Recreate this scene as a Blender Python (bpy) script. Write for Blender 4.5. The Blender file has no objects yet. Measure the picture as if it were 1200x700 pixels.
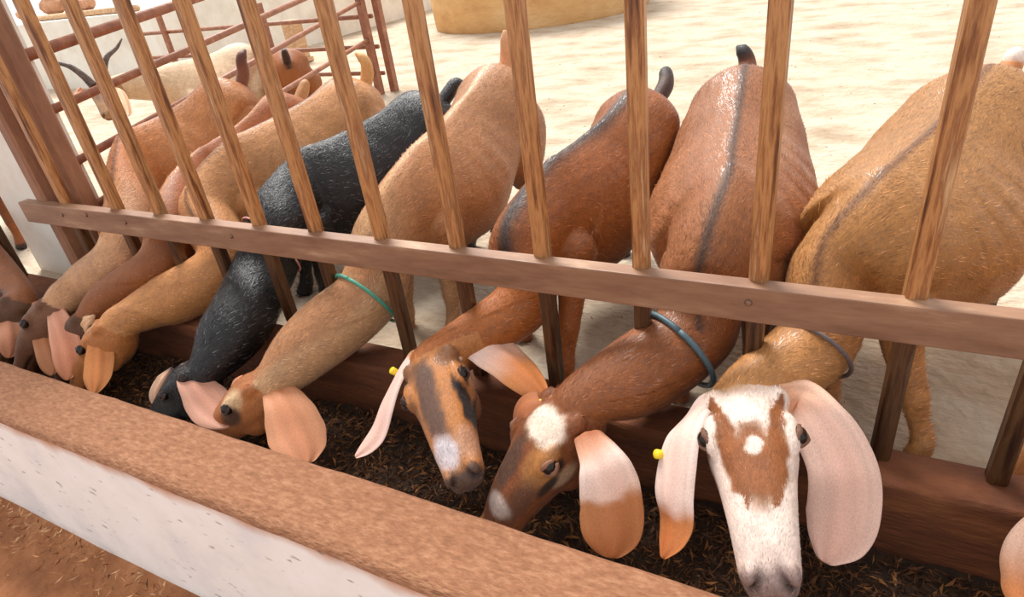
import bpy, math, random
import numpy as np
from mathutils import Matrix, Vector

random.seed(7)
rng = np.random.default_rng(7)
scene = bpy.context.scene
col = scene.collection

# ------------------------------------------------------------------ camera
cam_data = bpy.data.cameras.new('camera')
cam = bpy.data.objects.new('camera', cam_data)
col.objects.link(cam)
R = np.array([[0.88718576, 0.13012058, -0.44268505],
              [0.44459065, -0.49776428, 0.74469449],
              [-0.12345273, -0.85749598, -0.49945978]])
M = Matrix.Identity(4)
for i in range(3):
    M[i][0], M[i][1], M[i][2] = R[i, 0], -R[i, 1], -R[i, 2]
M[0][3], M[1][3], M[2][3] = 0.0, -1.0, 0.96
cam.matrix_world = M
cam_data.sensor_width = 36.0
cam_data.lens = 748.465 * 36.0 / 1200.0
cam_data.clip_start = 0.02
scene.camera = cam

# ------------------------------------------------------------------ light
world = bpy.data.worlds.new('sky')
scene.world = world
world.use_nodes = True
bg = world.node_tree.nodes['Background']
bg.inputs['Color'].default_value = (0.98, 0.985, 1.0, 1)
bg.inputs['Strength'].default_value = 0.79

sun_data = bpy.data.lights.new('sun', 'SUN')
sun_data.energy = 3.9
sun_data.angle = math.radians(24)
sun_data.color = (1.0, 0.965, 0.91)
sun = bpy.data.objects.new('sun', sun_data)
col.objects.link(sun)
sun.rotation_euler = Vector((-0.42, 0.40, 0.81)).to_track_quat('Z', 'Y').to_euler()

scene.view_settings.view_transform = 'Standard'
scene.view_settings.look = 'None'
scene.view_settings.exposure = 0.46
scene.view_settings.gamma = 1.0
scene.view_settings.use_curve_mapping = False


# ------------------------------------------------------------------ helpers
def lin(r, g, b):
    c = np.array([r, g, b], float) / 255.0
    return np.where(c <= 0.04045, c / 12.92, ((c + 0.055) / 1.055) ** 2.4)


def sm(x, a, b):
    t = np.clip((x - a) / (b - a), 0, 1)
    return t * t * (3 - 2 * t)


def mix(a, b, t):
    t = np.asarray(t)[..., None]
    return a * (1 - t) + b * t


def nz(p, f, seed=0):
    """cheap smooth noise in about -1..1"""
    r = np.random.default_rng(seed)
    out = np.zeros(len(p))
    for k in range(5):
        w = r.normal(size=3)
        w = w / np.linalg.norm(w) * f * (0.7 + 0.25 * k)
        out += np.sin(p @ w + r.uniform(0, 6.28)) * (1 - 0.12 * k)
    return out / 2.6


def unit(v):
    v = np.asarray(v, float)
    return v / max(np.linalg.norm(v), 1e-9)


def new_mesh(name, verts, faces, smooth=False):
    me = bpy.data.meshes.new(name)
    me.from_pydata([tuple(v) for v in verts], [], [tuple(f) for f in faces])
    me.update()
    if smooth:
        me.polygons.foreach_set('use_smooth', [True] * len(me.polygons))
    return me


def obj(name, me, mat=None, parent=None, loc=None):
    o = bpy.data.objects.new(name, me)
    col.objects.link(o)
    if mat is not None and me is not None and not me.materials:
        me.materials.append(mat)
    if parent is not None:
        o.parent = parent
    if loc is not None:
        o.location = loc
    return o


def tag(o, label=None, cat=None, group=None, kind=None):
    if label:
        o['label'] = label
    if cat:
        o['category'] = cat
    if group:
        o['group'] = group
    if kind:
        o['kind'] = kind
    return o


class MB:
    def __init__(s):
        s.v, s.f = [], []

    def add(s, v, f):
        n = len(s.v)
        s.v += [tuple(x) for x in v]
        s.f += [tuple(i + n for i in q) for q in f]
        return s

    def box(s, x0, x1, y0, y1, z0, z1):
        v = [(x, y, z) for z in (z0, z1) for y in (y0, y1) for x in (x0, x1)]
        return s.add(v, [(0, 2, 3, 1), (4, 5, 7, 6), (0, 1, 5, 4), (2, 6, 7, 3), (0, 4, 6, 2), (1, 3, 7, 5)])

    def tube(s, pts, r, n=8, phase=0.0, up=(0, 0, 1)):
        pts = np.array(pts, float)
        rs = np.broadcast_to(np.asarray(r, float), (len(pts),))
        t = np.gradient(pts, axis=0)
        v = []
        b = None
        for p, d, rr in zip(pts, t, rs):
            d = unit(d)
            if b is None:
                b = np.array(up, float)
                if abs(d @ b) > 0.9:
                    b = np.array([0, 1.0, 0])
            b = unit(b - d * (b @ d))
            a = np.cross(d, b)
            for k in range(n):
                an = 2 * math.pi * k / n + phase
                v.append(p + rr * (math.cos(an) * a + math.sin(an) * b))
        f = []
        m = len(pts)
        for i in range(m - 1):
            for k in range(n):
                k2 = (k + 1) % n
                f.append((i * n + k, i * n + k2, (i + 1) * n + k2, (i + 1) * n + k))
        f.append(tuple(range(n))[::-1])
        f.append(tuple((m - 1) * n + k for k in range(n)))
        return s.add(v, f)

    def prism(s, prof, x0, x1):
        """profile in (y, z), swept along x"""
        n = len(prof)
        v = [(x0, y, z) for y, z in prof] + [(x1, y, z) for y, z in prof]
        f = [(k, (k + 1) % n, n + (k + 1) % n, n + k) for k in range(n)]
        f += [tuple(range(n))[::-1], tuple(range(n, 2 * n))]
        return s.add(v, f)

    def mesh(s, name, smooth=False):
        return new_mesh(name, s.v, s.f, smooth)


def bevel(o, w=0.004, seg=2):
    m = o.modifiers.new('bevel', 'BEVEL')
    m.width = w
    m.segments = seg
    m.limit_method = 'ANGLE'
    return o


# ------------------------------------------------------------------ materials
def mat_new(name):
    m = bpy.data.materials.new(name)
    m.use_nodes = True
    nt = m.node_tree
    return m, nt, nt.nodes['Principled BSDF']


def N(nt, typ, **kw):
    n = nt.nodes.new(typ)
    for k, v in kw.items():
        if k in n.inputs.keys():
            n.inputs[k].default_value = v
        else:
            setattr(n, k, v)
    return n


def ramp(nt, fac, stops):
    r = nt.nodes.new('ShaderNodeValToRGB')
    e = r.color_ramp.elements
    while len(e) < len(stops):
        e.new(0.5)
    for el, (p, c) in zip(e, stops):
        el.position = p
        el.color = (*c, 1)
    nt.links.new(fac, r.inputs[0])
    return r


def rock_mat(name, stops, scale=6.0, stretch=(1, 1, 1), rough=0.85, bump=0.3, bscale=60.0, metallic=0.0, detail=6.0, bdist=0.01, spec=0.5):
    """noise-driven colour with a finer noise for relief; object coordinates"""
    m, nt, bs = mat_new(name)
    tc = N(nt, 'ShaderNodeTexCoord')
    mp = N(nt, 'ShaderNodeMapping')
    mp.inputs['Scale'].default_value = stretch
    nt.links.new(tc.outputs['Object'], mp.inputs[0])
    n1 = N(nt, 'ShaderNodeTexNoise', Scale=scale, Detail=detail, Roughness=0.62)
    nt.links.new(mp.outputs[0], n1.inputs['Vector'])
    r = ramp(nt, n1.outputs[0], stops)
    nt.links.new(r.outputs[0], bs.inputs['Base Color'])
    n2 = N(nt, 'ShaderNodeTexNoise', Scale=bscale, Detail=4.0)
    nt.links.new(mp.outputs[0], n2.inputs['Vector'])
    b = N(nt, 'ShaderNodeBump', Strength=bump, Distance=bdist)
    nt.links.new(n2.outputs[0], b.inputs['Height'])
    nt.links.new(b.outputs[0], bs.inputs['Normal'])
    bs.inputs['Roughness'].default_value = rough
    bs.inputs['Metallic'].default_value = metallic
    bs.inputs['Specular IOR Level'].default_value = spec
    return m


def L3(r, g, b):
    return tuple(float(x) for x in lin(r, g, b))


def coat_mat(name, rough, spec=0.4, bump=0.5, scale=85.0, sheen=0.1):
    """goat hair: coat colour stored on the mesh, broken up by fine hair-like noise"""
    m, nt, bs = mat_new(name)
    at = N(nt, 'ShaderNodeAttribute')
    at.attribute_name = 'coat'
    tc = N(nt, 'ShaderNodeTexCoord')
    mp = N(nt, 'ShaderNodeMapping')
    mp.inputs['Scale'].default_value = (3.0, 1.0, 1.6)
    nt.links.new(tc.outputs['Object'], mp.inputs[0])
    n1 = N(nt, 'ShaderNodeTexNoise', Scale=scale, Detail=5.0, Roughness=0.65)
    nt.links.new(mp.outputs[0], n1.inputs['Vector'])
    r = ramp(nt, n1.outputs[0], [(0.25, (0.72, 0.72, 0.72)), (0.75, (1.15, 1.15, 1.15))])
    mx = N(nt, 'ShaderNodeMix', data_type='RGBA', blend_type='MULTIPLY')
    mx.inputs['Factor'].default_value = 1.0
    nt.links.new(at.outputs['Color'], mx.inputs['A'])
    nt.links.new(r.outputs[0], mx.inputs['B'])
    nt.links.new(mx.outputs['Result'], bs.inputs['Base Color'])
    b = N(nt, 'ShaderNodeBump', Strength=bump, Distance=0.004)
    nt.links.new(n1.outputs[0], b.inputs['Height'])
    nt.links.new(b.outputs[0], bs.inputs['Normal'])
    bs.inputs['Roughness'].default_value = rough
    bs.inputs['Specular IOR Level'].default_value = spec
    bs.inputs['Sheen Weight'].default_value = sheen
    bs.inputs['Sheen Roughness'].default_value = 0.4
    return m


MAT = {}
MAT['coat'] = coat_mat('goat_hair', 0.55)
MAT['coat_black'] = coat_mat('glossy_black_hair', 0.32, 0.5, 0.9, 85.0, 0.0)
MAT['ear'] = coat_mat('ear_hair', 0.6, 0.3, 0.15, 220.0, 0.05)
MAT['floor'] = rock_mat('sandy_floor', [(0.28, L3(150, 128, 102)), (0.45, L3(184, 164, 140)), (0.58, L3(196, 182, 162)), (0.75, L3(168, 144, 114))],
                        3.4, (0.8, 1.2, 1), 0.9, 0.6, 30, detail=9.0, bdist=0.03)
MAT['ledge'] = rock_mat('brown_ledge', [(0.3, L3(74, 38, 18)), (0.55, L3(112, 62, 32)), (0.75, L3(144, 88, 50))], 9, (0.5, 1, 2), 0.85, 0.5, 70)
MAT['coping'] = rock_mat('brown_cement_coping', [(0.25, L3(120, 78, 52)), (0.5, L3(148, 100, 70)), (0.75, L3(174, 128, 96))], 130, (0.4, 1, 1), 0.9, 0.8, 160, detail=9, bdist=0.006)
MAT['earth'] = rock_mat('brown_earth', [(0.25, L3(118, 72, 42)), (0.5, L3(156, 100, 62)), (0.75, L3(184, 128, 86))], 7, (1, 1, 1), 0.95, 0.8, 45, bdist=0.02)
MAT['trough'] = rock_mat('trough_bed', [(0.3, L3(34, 22, 14)), (0.7, L3(66, 44, 26))], 30, (1, 1, 1), 0.95, 1.0, 90)
MAT['rust'] = rock_mat('rusty_steel', [(0.30, L3(78, 48, 32)), (0.40, L3(136, 86, 48)), (0.50, L3(190, 138, 86)), (0.58, L3(146, 96, 58)), (0.70, L3(206, 170, 126))],
                       30, (1.8, 1.8, 0.16), 0.42, 0.35, 150, metallic=0.25, bdist=0.003)
nt_ = MAT['rust'].node_tree
_oi = nt_.nodes.new('ShaderNodeObjectInfo')
_ml = nt_.nodes.new('ShaderNodeMath')
_ml.operation = 'MULTIPLY'
_ml.inputs[1].default_value = 37.0
nt_.links.new(_oi.outputs['Random'], _ml.inputs[0])
nt_.links.new(_ml.outputs[0], [n for n in nt_.nodes if n.type == 'MAPPING'][0].inputs['Location'])
# bar colour multiplied darker below the height of the cross rail
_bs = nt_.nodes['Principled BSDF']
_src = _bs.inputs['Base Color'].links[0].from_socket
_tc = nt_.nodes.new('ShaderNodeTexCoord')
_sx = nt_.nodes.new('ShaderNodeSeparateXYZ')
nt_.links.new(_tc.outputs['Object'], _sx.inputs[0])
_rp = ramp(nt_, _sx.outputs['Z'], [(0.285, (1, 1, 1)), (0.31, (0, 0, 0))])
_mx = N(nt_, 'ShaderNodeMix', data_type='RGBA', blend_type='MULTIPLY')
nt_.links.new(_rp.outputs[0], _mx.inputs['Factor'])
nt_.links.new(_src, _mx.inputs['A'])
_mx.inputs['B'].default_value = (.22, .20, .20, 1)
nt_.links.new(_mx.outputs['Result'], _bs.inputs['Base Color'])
MAT['rail'] = rock_mat('brown_painted_rail', [(0.2, L3(100, 66, 46)), (0.45, L3(132, 94, 70)), (0.6, L3(146, 108, 82)), (0.8, L3(186, 150, 120))],
                       16, (0.35, 1, 1.6), 0.5, 0.3, 90, bdist=0.003)
MAT['post'] = rock_mat('brown_painted_post', [(0.25, L3(112, 76, 54)), (0.55, L3(150, 104, 76)), (0.8, L3(180, 134, 100))], 18, (1, 1, .3), 0.6, 0.3, 90)
MAT['gate'] = rock_mat('dark_red_pipe', [(0.25, L3(118, 70, 48)), (0.6, L3(160, 104, 76)), (0.8, L3(190, 140, 108))], 20, (1, 1, 1), 0.5, 0.2, 80)
MAT['tank'] = rock_mat('tan_cement_tank', [(0.25, L3(186, 136, 84)), (0.5, L3(214, 168, 112)), (0.75, L3(230, 192, 140))], 2.2, (1, 1, 2.0), 0.85, 0.4, 20, bdist=.02)
MAT['bolt'] = rock_mat('steel_bolt', [(0.3, L3(90, 66, 52)), (0.7, L3(150, 120, 100))], 40, metallic=0.6, rough=0.4)
MAT['lime'] = rock_mat('limewash', [(0.3, L3(222, 214, 200)), (0.6, L3(240, 236, 226)), (0.8, L3(228, 218, 200))], 4, bump=.3, bscale=30)
MAT['stone'] = rock_mat('brown_stone', [(0.3, L3(150, 96, 66)), (0.7, L3(206, 156, 120))], 8)
MAT['timber'] = rock_mat('weathered_timber', [(0.3, L3(176, 130, 92)), (0.7, L3(222, 186, 146))], 10, (4, .4, 4))


def white_wall_mat():
    m, nt, bs = mat_new('whitewashed_wall')
    tc = N(nt, 'ShaderNodeTexCoord')
    n1 = N(nt, 'ShaderNodeTexNoise', Scale=5.0, Detail=7.0, Roughness=0.65)
    nt.links.new(tc.outputs['Object'], n1.inputs['Vector'])
    r = ramp(nt, n1.outputs[0], [(0.3, L3(228, 228, 230)), (0.5, L3(244, 243, 240)), (0.7, L3(250, 250, 250))])
    # clay stain that has run over the top edge, ragged along its lower border
    sx = N(nt, 'ShaderNodeSeparateXYZ')
    nt.links.new(tc.outputs['Object'], sx.inputs[0])
    n2 = N(nt, 'ShaderNodeTexNoise', Scale=9.0, Detail=4.0)
    nt.links.new(tc.outputs['Object'], n2.inputs['Vector'])
    ma = N(nt, 'ShaderNodeMath', operation='MULTIPLY_ADD')
    ma.inputs[1].default_value = 0.06
    nt.links.new(n2.outputs[0], ma.inputs[0])
    nt.links.new(sx.outputs['Z'], ma.inputs[2])
    r2 = ramp(nt, ma.outputs[0], [(0.0, (0, 0, 0)), (0.045, (0.0, 0.0, 0.0)), (0.078, (0.85, 0.85, 0.85))])
    mx = N(nt, 'ShaderNodeMix', data_type='RGBA')
    nt.links.new(r2.outputs[0], mx.inputs['Factor'])
    nt.links.new(r.outputs[0], mx.inputs['A'])
    mx.inputs['B'].default_value = (*L3(190, 128, 78), 1)
    # small dark scuffs
    v = N(nt, 'ShaderNodeTexNoise', Scale=60.0, Detail=2.0)
    mp = N(nt, 'ShaderNodeMapping')
    mp.inputs['Scale'].default_value = (0.35, 1, 1)
    mp.inputs['Rotation'].default_value = (0, 0.5, 0)
    nt.links.new(tc.outputs['Object'], mp.inputs[0])
    nt.links.new(mp.outputs[0], v.inputs['Vector'])
    r3 = ramp(nt, v.outputs[0], [(0.66, (0, 0, 0)), (0.74, (0.6, 0.6, 0.6))])
    mx2 = N(nt, 'ShaderNodeMix', data_type='RGBA')
    nt.links.new(r3.outputs[0], mx2.inputs['Factor'])
    nt.links.new(mx.outputs['Result'], mx2.inputs['A'])
    mx2.inputs['B'].default_value = (*L3(120, 104, 92), 1)
    nt.links.new(mx2.outputs['Result'], bs.inputs['Base Color'])
    b = N(nt, 'ShaderNodeBump', Strength=0.4, Distance=0.008)
    nt.links.new(n1.outputs[0], b.inputs['Height'])
    nt.links.new(b.outputs[0], bs.inputs['Normal'])
    bs.inputs['Roughness'].default_value = 0.85
    return m


MAT['white'] = white_wall_mat()


def plain(name, c, rough=0.5, spec=0.5):
    m, nt, bs = mat_new(name)
    n1 = N(nt, 'ShaderNodeTexNoise', Scale=40.0)
    a = np.array(c)
    r = ramp(nt, n1.outputs[0], [(0.3, tuple(a * 0.8)), (0.7, tuple(np.minimum(a * 1.2, 1)))])
    nt.links.new(r.outputs[0], bs.inputs['Base Color'])
    bs.inputs['Roughness'].default_value = rough
    bs.inputs['Specular IOR Level'].default_value = spec
    return m


MAT['eye'] = plain('dark_eye', L3(26, 17, 12), 0.12, 0.35)
MAT['pupil'] = plain('pupil', L3(8, 6, 6), 0.1, 0.35)
MAT['tag'] = plain('yellow_tag', L3(238, 206, 40), 0.4)
MAT['horn'] = rock_mat('dark_horn', [(0.3, L3(60, 48, 44)), (0.7, L3(120, 100, 90))], 40, (1, 1, 1), 0.45, 0.6, 120)
for nm, c in dict(teal=(70, 140, 118), slate=(70, 92, 100), pink=(212, 150, 140), straw=(206, 150, 96), grey=(104, 92, 92)).items():
    MAT['cord_' + nm] = plain('cord_' + nm, L3(*c), 0.5)


def attr_mat(name, rough=0.9):
    m, nt, bs = mat_new(name)
    at = N(nt, 'ShaderNodeAttribute')
    at.attribute_name = 'coat'
    nt.links.new(at.outputs['Color'], bs.inputs['Base Color'])
    bs.inputs['Roughness'].default_value = rough
    return m


MAT['chaff'] = attr_mat('chaff', 0.85)
MAT['fur'] = attr_mat('fur', 0.36)
MAT['fur'].node_tree.nodes['Principled BSDF'].inputs['Specular IOR Level'].default_value = 0.75


MAT['fur_black'] = attr_mat('fur_black', 0.4)


def set_coat(me, cols):
    a = me.attributes.new('coat', 'FLOAT_COLOR', 'POINT')
    c = np.ones((len(me.vertices), 4), np.float32)
    c[:, :3] = np.clip(cols, 0, 1)
    a.data.foreach_set('color', c.ravel())


def tri_mesh(name, verts, cols):
    """loose triangles: verts (n,3,3), cols (n,3)"""
    n = len(verts)
    me = bpy.data.meshes.new(name)
    me.vertices.add(n * 3)
    me.vertices.foreach_set('co', verts.astype(np.float32).ravel())
    me.loops.add(n * 3)
    me.loops.foreach_set('vertex_index', np.arange(n * 3, dtype=np.int32))
    me.polygons.add(n)
    me.polygons.foreach_set('loop_start', np.arange(0, n * 3, 3, dtype=np.int32))
    me.update(calc_edges=True)
    set_coat(me, np.repeat(cols, 3, axis=0))
    return me


# ------------------------------------------------------------------ the setting
def struct(name, me, mat, label=None):
    o = obj(name, me, mat)
    return tag(o, label, None, None, 'structure')


def grid_mesh(name, x0, x1, y0, y1, nx, ny, zf):
    xs, ys = np.meshgrid(np.linspace(x0, x1, nx), np.linspace(y0, y1, ny), indexing='ij')
    p = np.stack([xs.ravel(), ys.ravel(), np.zeros(nx * ny)], 1)
    p[:, 2] = zf(p)
    f = [(i * ny + j, (i + 1) * ny + j, (i + 1) * ny + j + 1, i * ny + j + 1) for i in range(nx - 1) for j in range(ny - 1)]
    return new_mesh(name, p, f, True)


struct('floor', grid_mesh('floor', -16, 9, 0.0, 20.0, 126, 101, lambda p: 0.004 * nz(p, 5.0, 3) * sm(p[:, 1], .2, 1.0)),
       MAT['floor'], 'sandy pale concrete floor of the goat pen')
# trough wall under the bars
ledge = struct('wall_trough', MB().prism([(-0.052, -0.20), (0.045, -0.20), (0.045, 0.052), (0.036, 0.057), (-0.046, 0.055), (-0.053, 0.046)], -5.2, 3.5).mesh('wall_trough'),
               MAT['ledge'], 'low brown trough wall carrying the foot of the bars')
bevel(ledge, .004)
struct('trough_floor', MB().box(-5.2, 3.5, -0.40, -0.03, -0.24, -0.13).mesh('trough_floor'), MAT['trough'], 'dark bed of the feed trough')
curb = struct('wall_outer', MB().prism([(-0.375, -0.5), (-0.375, 0.045), (-0.522, 0.047), (-0.529, 0.044), (-0.53, -0.5)], -5.2, 3.5).mesh('wall_outer'),
              MAT['white'], 'whitewashed outer wall of the trough')


def coping_mesh():
    xs = np.linspace(-5.2, 3.5, 200)
    rows = [(-0.369, 0.03), (-0.370, 0.060), (-0.378, 0.065), (-0.42, 0.066), (-0.47, 0.066), (-0.505, 0.065), (-0.519, 0.062), (-0.527, 0.054), (-0.5305, 0.046)]
    v, f = [], []
    for i, x in enumerate(xs):
        for k, (y, z) in enumerate(rows):
            w = 0.0015 * math.sin(x * 9 + 1.7) + 0.0012 * math.sin(x * 23) + 0.001 * math.sin(x * 51)
            e = k >= 6
            v.append((x, y + (w * .4 if 0 < k < 8 else 0), z + (w if k == 8 else w * .25) + 0.0006 * math.sin(x * 40 + k * 2)))
        if i:
            n = len(rows)
            for k in range(n - 1):
                f.append(((i - 1) * n + k, (i - 1) * n + k + 1, i * n + k + 1, i * n + k))
    return new_mesh('coping', v, f, True)


obj('coping', coping_mesh(), MAT['coping'], curb)
struct('ground', grid_mesh('ground', -6, 4, -4.5, -0.52, 160, 80,
                           lambda p: -0.415 + 0.006 * nz(p, 9, 5) + 0.004 * nz(p, 31, 6) + 0.05 * sm(p[:, 1], -0.66, -0.53) * (0.6 + 0.4 * nz(p, 6, 9))),
       MAT['earth'], 'brown earth path along the trough')


def litter(n, x0, x1, yf, zf, size, cols, seed, name):
    r = np.random.default_rng(seed)
    x = r.uniform(x0, x1, n)
    y = yf(r, n)
    c = np.stack([x, y, zf(x, y, r)], 1)
    d = r.normal(size=(n, 3)) * [1, 1, 0.45]
    d /= np.linalg.norm(d, axis=1)[:, None]
    e = np.cross(d, r.normal(size=(n, 3)))
    e /= np.linalg.norm(e, axis=1)[:, None]
    ln = size * r.uniform(.4, 1.6, n)[:, None]
    wd = ln * r.uniform(.08, .5, n)[:, None]
    v = np.stack([c - d * ln, c + d * ln, c + e * wd], 1)
    k = np.array([lin(*q) for q in cols])[r.integers(0, len(cols), n)] * r.uniform(.6, 1.3, n)[:, None]
    return tri_mesh(name, v, k)


# feed: heaped dark chaff
feed = obj('feed', grid_mesh('feed', -4.6, 1.6, -0.366, -0.055, 400, 26,
                             lambda p: -0.105 + 0.014 * nz(p, 9, 1) + 0.008 * nz(p, 37, 2) + 0.005 * nz(p, 90, 4)), MAT['trough'])
tag(feed, 'dark brown chopped feed lying in the trough', 'feed', None, 'stuff')
fl = obj('chaff', litter(42000, -4.4, 1.4, lambda r, n: r.uniform(-0.354, -0.069, n),
                         lambda x, y, r: -0.098 + 0.014 * nz(np.stack([x, y, 0 * x], 1), 9, 1) + 0.008 * nz(np.stack([x, y, 0 * x], 1), 37, 2) + r.uniform(-.006, .008, len(x)),
                         0.0105, [(74, 44, 20), (112, 70, 34), (54, 32, 16), (140, 92, 46), (90, 54, 26)], 11, 'chaff'), MAT['chaff'], feed)
tag(fl, kind='stuff')
lit = obj('straw_litter', litter(2600, -4.5, 0.5, lambda r, n: -0.545 - np.abs(r.normal(0, .05, n)),
                                 lambda x, y, r: -0.412 + 0.05 * sm(y, -0.66, -0.53) + r.uniform(0, .01, len(x)),
                                 0.011, [(150, 98, 60), (196, 140, 92), (120, 76, 44), (214, 170, 126)], 12, 'straw_litter'), MAT['chaff'])
tag(lit, 'dry leaf and straw crumbs gathered along the foot of the white wall', 'litter', None, 'stuff')
bits = obj('dung_crumbs', litter(2600, -5, 3, lambda r, n: 0.1 + r.gamma(1.6, 1.5, n), lambda x, y, r: r.uniform(0.002, .008, len(x)),
                                 0.007, [(120, 92, 64), (168, 136, 100), (90, 66, 46)], 13, 'dung_crumbs'), MAT['chaff'])
tag(bits, 'small brown crumbs of dung and straw scattered over the pale pen floor', 'litter', None, 'stuff')

# white pillar at the fence corner
pil = struct('wall_left', MB().box(-2.86, -2.36, 0.14, 0.22, 0.0, 1.5).mesh('wall_left'), MAT['lime'], 'whitewashed pillar at the corner of the feed fence')

# ------------------------------------------------------------------ feed fence
fence = obj('feed_fence', None, loc=(-0.9, 0.0, 0.055))
tag(fence, 'rusty upright bars with a brown cross rail that the goats feed through', 'fence')


def local(v, o):
    return [tuple(np.array(p) - np.array(o)) for p in v]


FO = (-0.9, 0.0, 0.055)
rb = MB().prism([(-0.020, 0.325), (0.0, 0.325), (0.0, 0.386), (0.014, 0.386), (0.014, 0.3935), (-0.020, 0.3935)], -2.37, 2.6)
rail = obj('rail', new_mesh('rail', local(rb.v, FO), rb.f), MAT['rail'], fence)
bevel(rail, 0.0025)
BAR_X = [0.288, 0.115, -0.113, -0.318, -0.519, -0.719, -0.920, -1.120, -1.310, -1.508, -1.700, -1.897, 0.50, 0.71, 0.91]


def bar_mesh(w, z1):
    h = w / 2
    c = h * 0.30
    prof = [(-h + c, -h), (h - c, -h), (h, -h + c), (h, h - c), (h - c, h), (-h + c, h), (-h, h - c), (-h, -h + c)]
    zs = [0.0, z1]
    v = [(x, y, z) for z in zs for x, y in prof]
    f = [(k, (k + 1) % 8, 8 + (k + 1) % 8, 8 + k) for k in range(8)] + [tuple(range(8))[::-1], tuple(range(8, 16))]
    return new_mesh('bar', v, f)


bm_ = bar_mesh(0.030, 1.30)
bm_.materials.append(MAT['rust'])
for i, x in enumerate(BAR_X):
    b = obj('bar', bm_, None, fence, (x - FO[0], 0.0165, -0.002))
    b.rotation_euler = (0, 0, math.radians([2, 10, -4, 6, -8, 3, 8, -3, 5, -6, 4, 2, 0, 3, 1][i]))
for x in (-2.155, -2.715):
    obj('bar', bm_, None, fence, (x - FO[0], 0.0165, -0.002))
pm = bar_mesh(0.052, 1.30)
pm.materials.append(MAT['post'])
obj('post', pm, None, fence, (-2.275 - FO[0], 0.028, -0.002))
pm2 = bar_mesh(0.062, 1.30)
pm2.materials.append(MAT['post'])
obj('corner_post', pm2, None, fence, (-2.20 - FO[0], 0.085, -0.05))
# bolts and empty bolt holes of the rail
sb = MB()
sb.tube([(0, 0.0, 0), (0, -0.002, 0), (0, -0.003, 0)], [0.006, 0.006, 0.0045], 10)
bolt_me = sb.mesh('bolt', True)
bolt_me.materials.append(MAT['bolt'])
for px_ in ((-2.1390, -0.0200, 0.3677), (-2.0063, -0.0200, 0.3781), (-1.8235, -0.0200, 0.3685), (-1.3858, -0.0200, 0.3673), (-0.1228, -0.0200, 0.3641)):
    obj('bolt', bolt_me, None, fence, tuple(np.array([px_[0], -0.0202, px_[2]]) - np.array(FO)))

# ------------------------------------------------------------------ gate and back fence of the pen
def pipe(name, a, b, r, parent, o, n=8, mat='gate'):
    m = MB().tube([a, b], r, n, math.pi / n)
    return obj(name, new_mesh(name, local(m.v, o), m.f, n > 6), MAT[mat], parent)


GO = (-3.2, 2.9, 0.0)
side = obj('pipe_fence', None, loc=GO)
tag(side, 'brown welded pipe fence running back from the corner post beside the horned goat', 'fence')
d0 = np.array([-2.30, 0.05, 0.0])
dr = np.array([-0.300225, 0.953868, 0.0])


def along(t, z):
    q = d0 + dr * t
    return (q[0], q[1], z)


for z0, z1, r in ((0.80, 0.98, .019), (0.63, 0.80, .015), (0.455, 0.64, .014), (0.30, 0.39, .014), (0.12, 0.17, .014)):
    pipe('rail', along(0.14, z0), along(2.98, z1), r, side, GO)
mbp = MB().box(-0.024, 0.024, -0.024, 0.024, 0, 1.25)
pmesh = mbp.mesh('post')
pmesh.materials.append(MAT['gate'])
e = along(2.98, 0)
obj('post', pmesh, None, side, (e[0] - GO[0], e[1] - GO[1], 0))
e = along(3.09, 0)
obj('post', pmesh, None, side, (e[0] - GO[0] + .09, e[1] - GO[1], 0))
BO = (-4.5, 3.1, 0.0)
back = obj('back_fence', None, loc=BO)
tag(back, 'low brown pipe fence behind the corner post at the far end of the pen', 'fence')
for z in (0.13, 0.32, 0.53):
    pipe('rail', (-5.95, 3.1, z), (-3.22, 3.02, z), .016, back, BO)
for x in (-4.35, -5.6):
    obj('post', pmesh, None, back, (x - BO[0], 3.06 - BO[1], 0)).scale = (.8, .8, .55)

# ------------------------------------------------------------------ round tank far back
def lathe(prof, n=64):
    v, f = [], []
    m = len(prof)
    for k in range(n):
        a = 2 * math.pi * k / n
        for r, z in prof:
            w = 1 + 0.006 * math.sin(5 * a + z * 3) + 0.004 * math.sin(13 * a)
            v.append((r * w * math.cos(a), r * w * math.sin(a), z))
    for k in range(n):
        k2 = (k + 1) % n
        for i in range(m - 1):
            f.append((k * m + i, k2 * m + i, k2 * m + i + 1, k * m + i + 1))
    return new_mesh('tank', v, f, True)


tank = obj('water_tank', lathe([(1.28, -0.01), (1.30, 0.03), (1.31, 0.3), (1.30, 0.85), (1.29, 0.98), (1.26, 1.0), (1.16, 1.0), (1.14, 0.97), (1.14, 0.55), (0.0, 0.54)]), MAT['tank'], None, (-3.62, 6.75, 0))
tag(tank, 'round tan cement tank standing on the pale floor at the back', 'tank')

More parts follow.
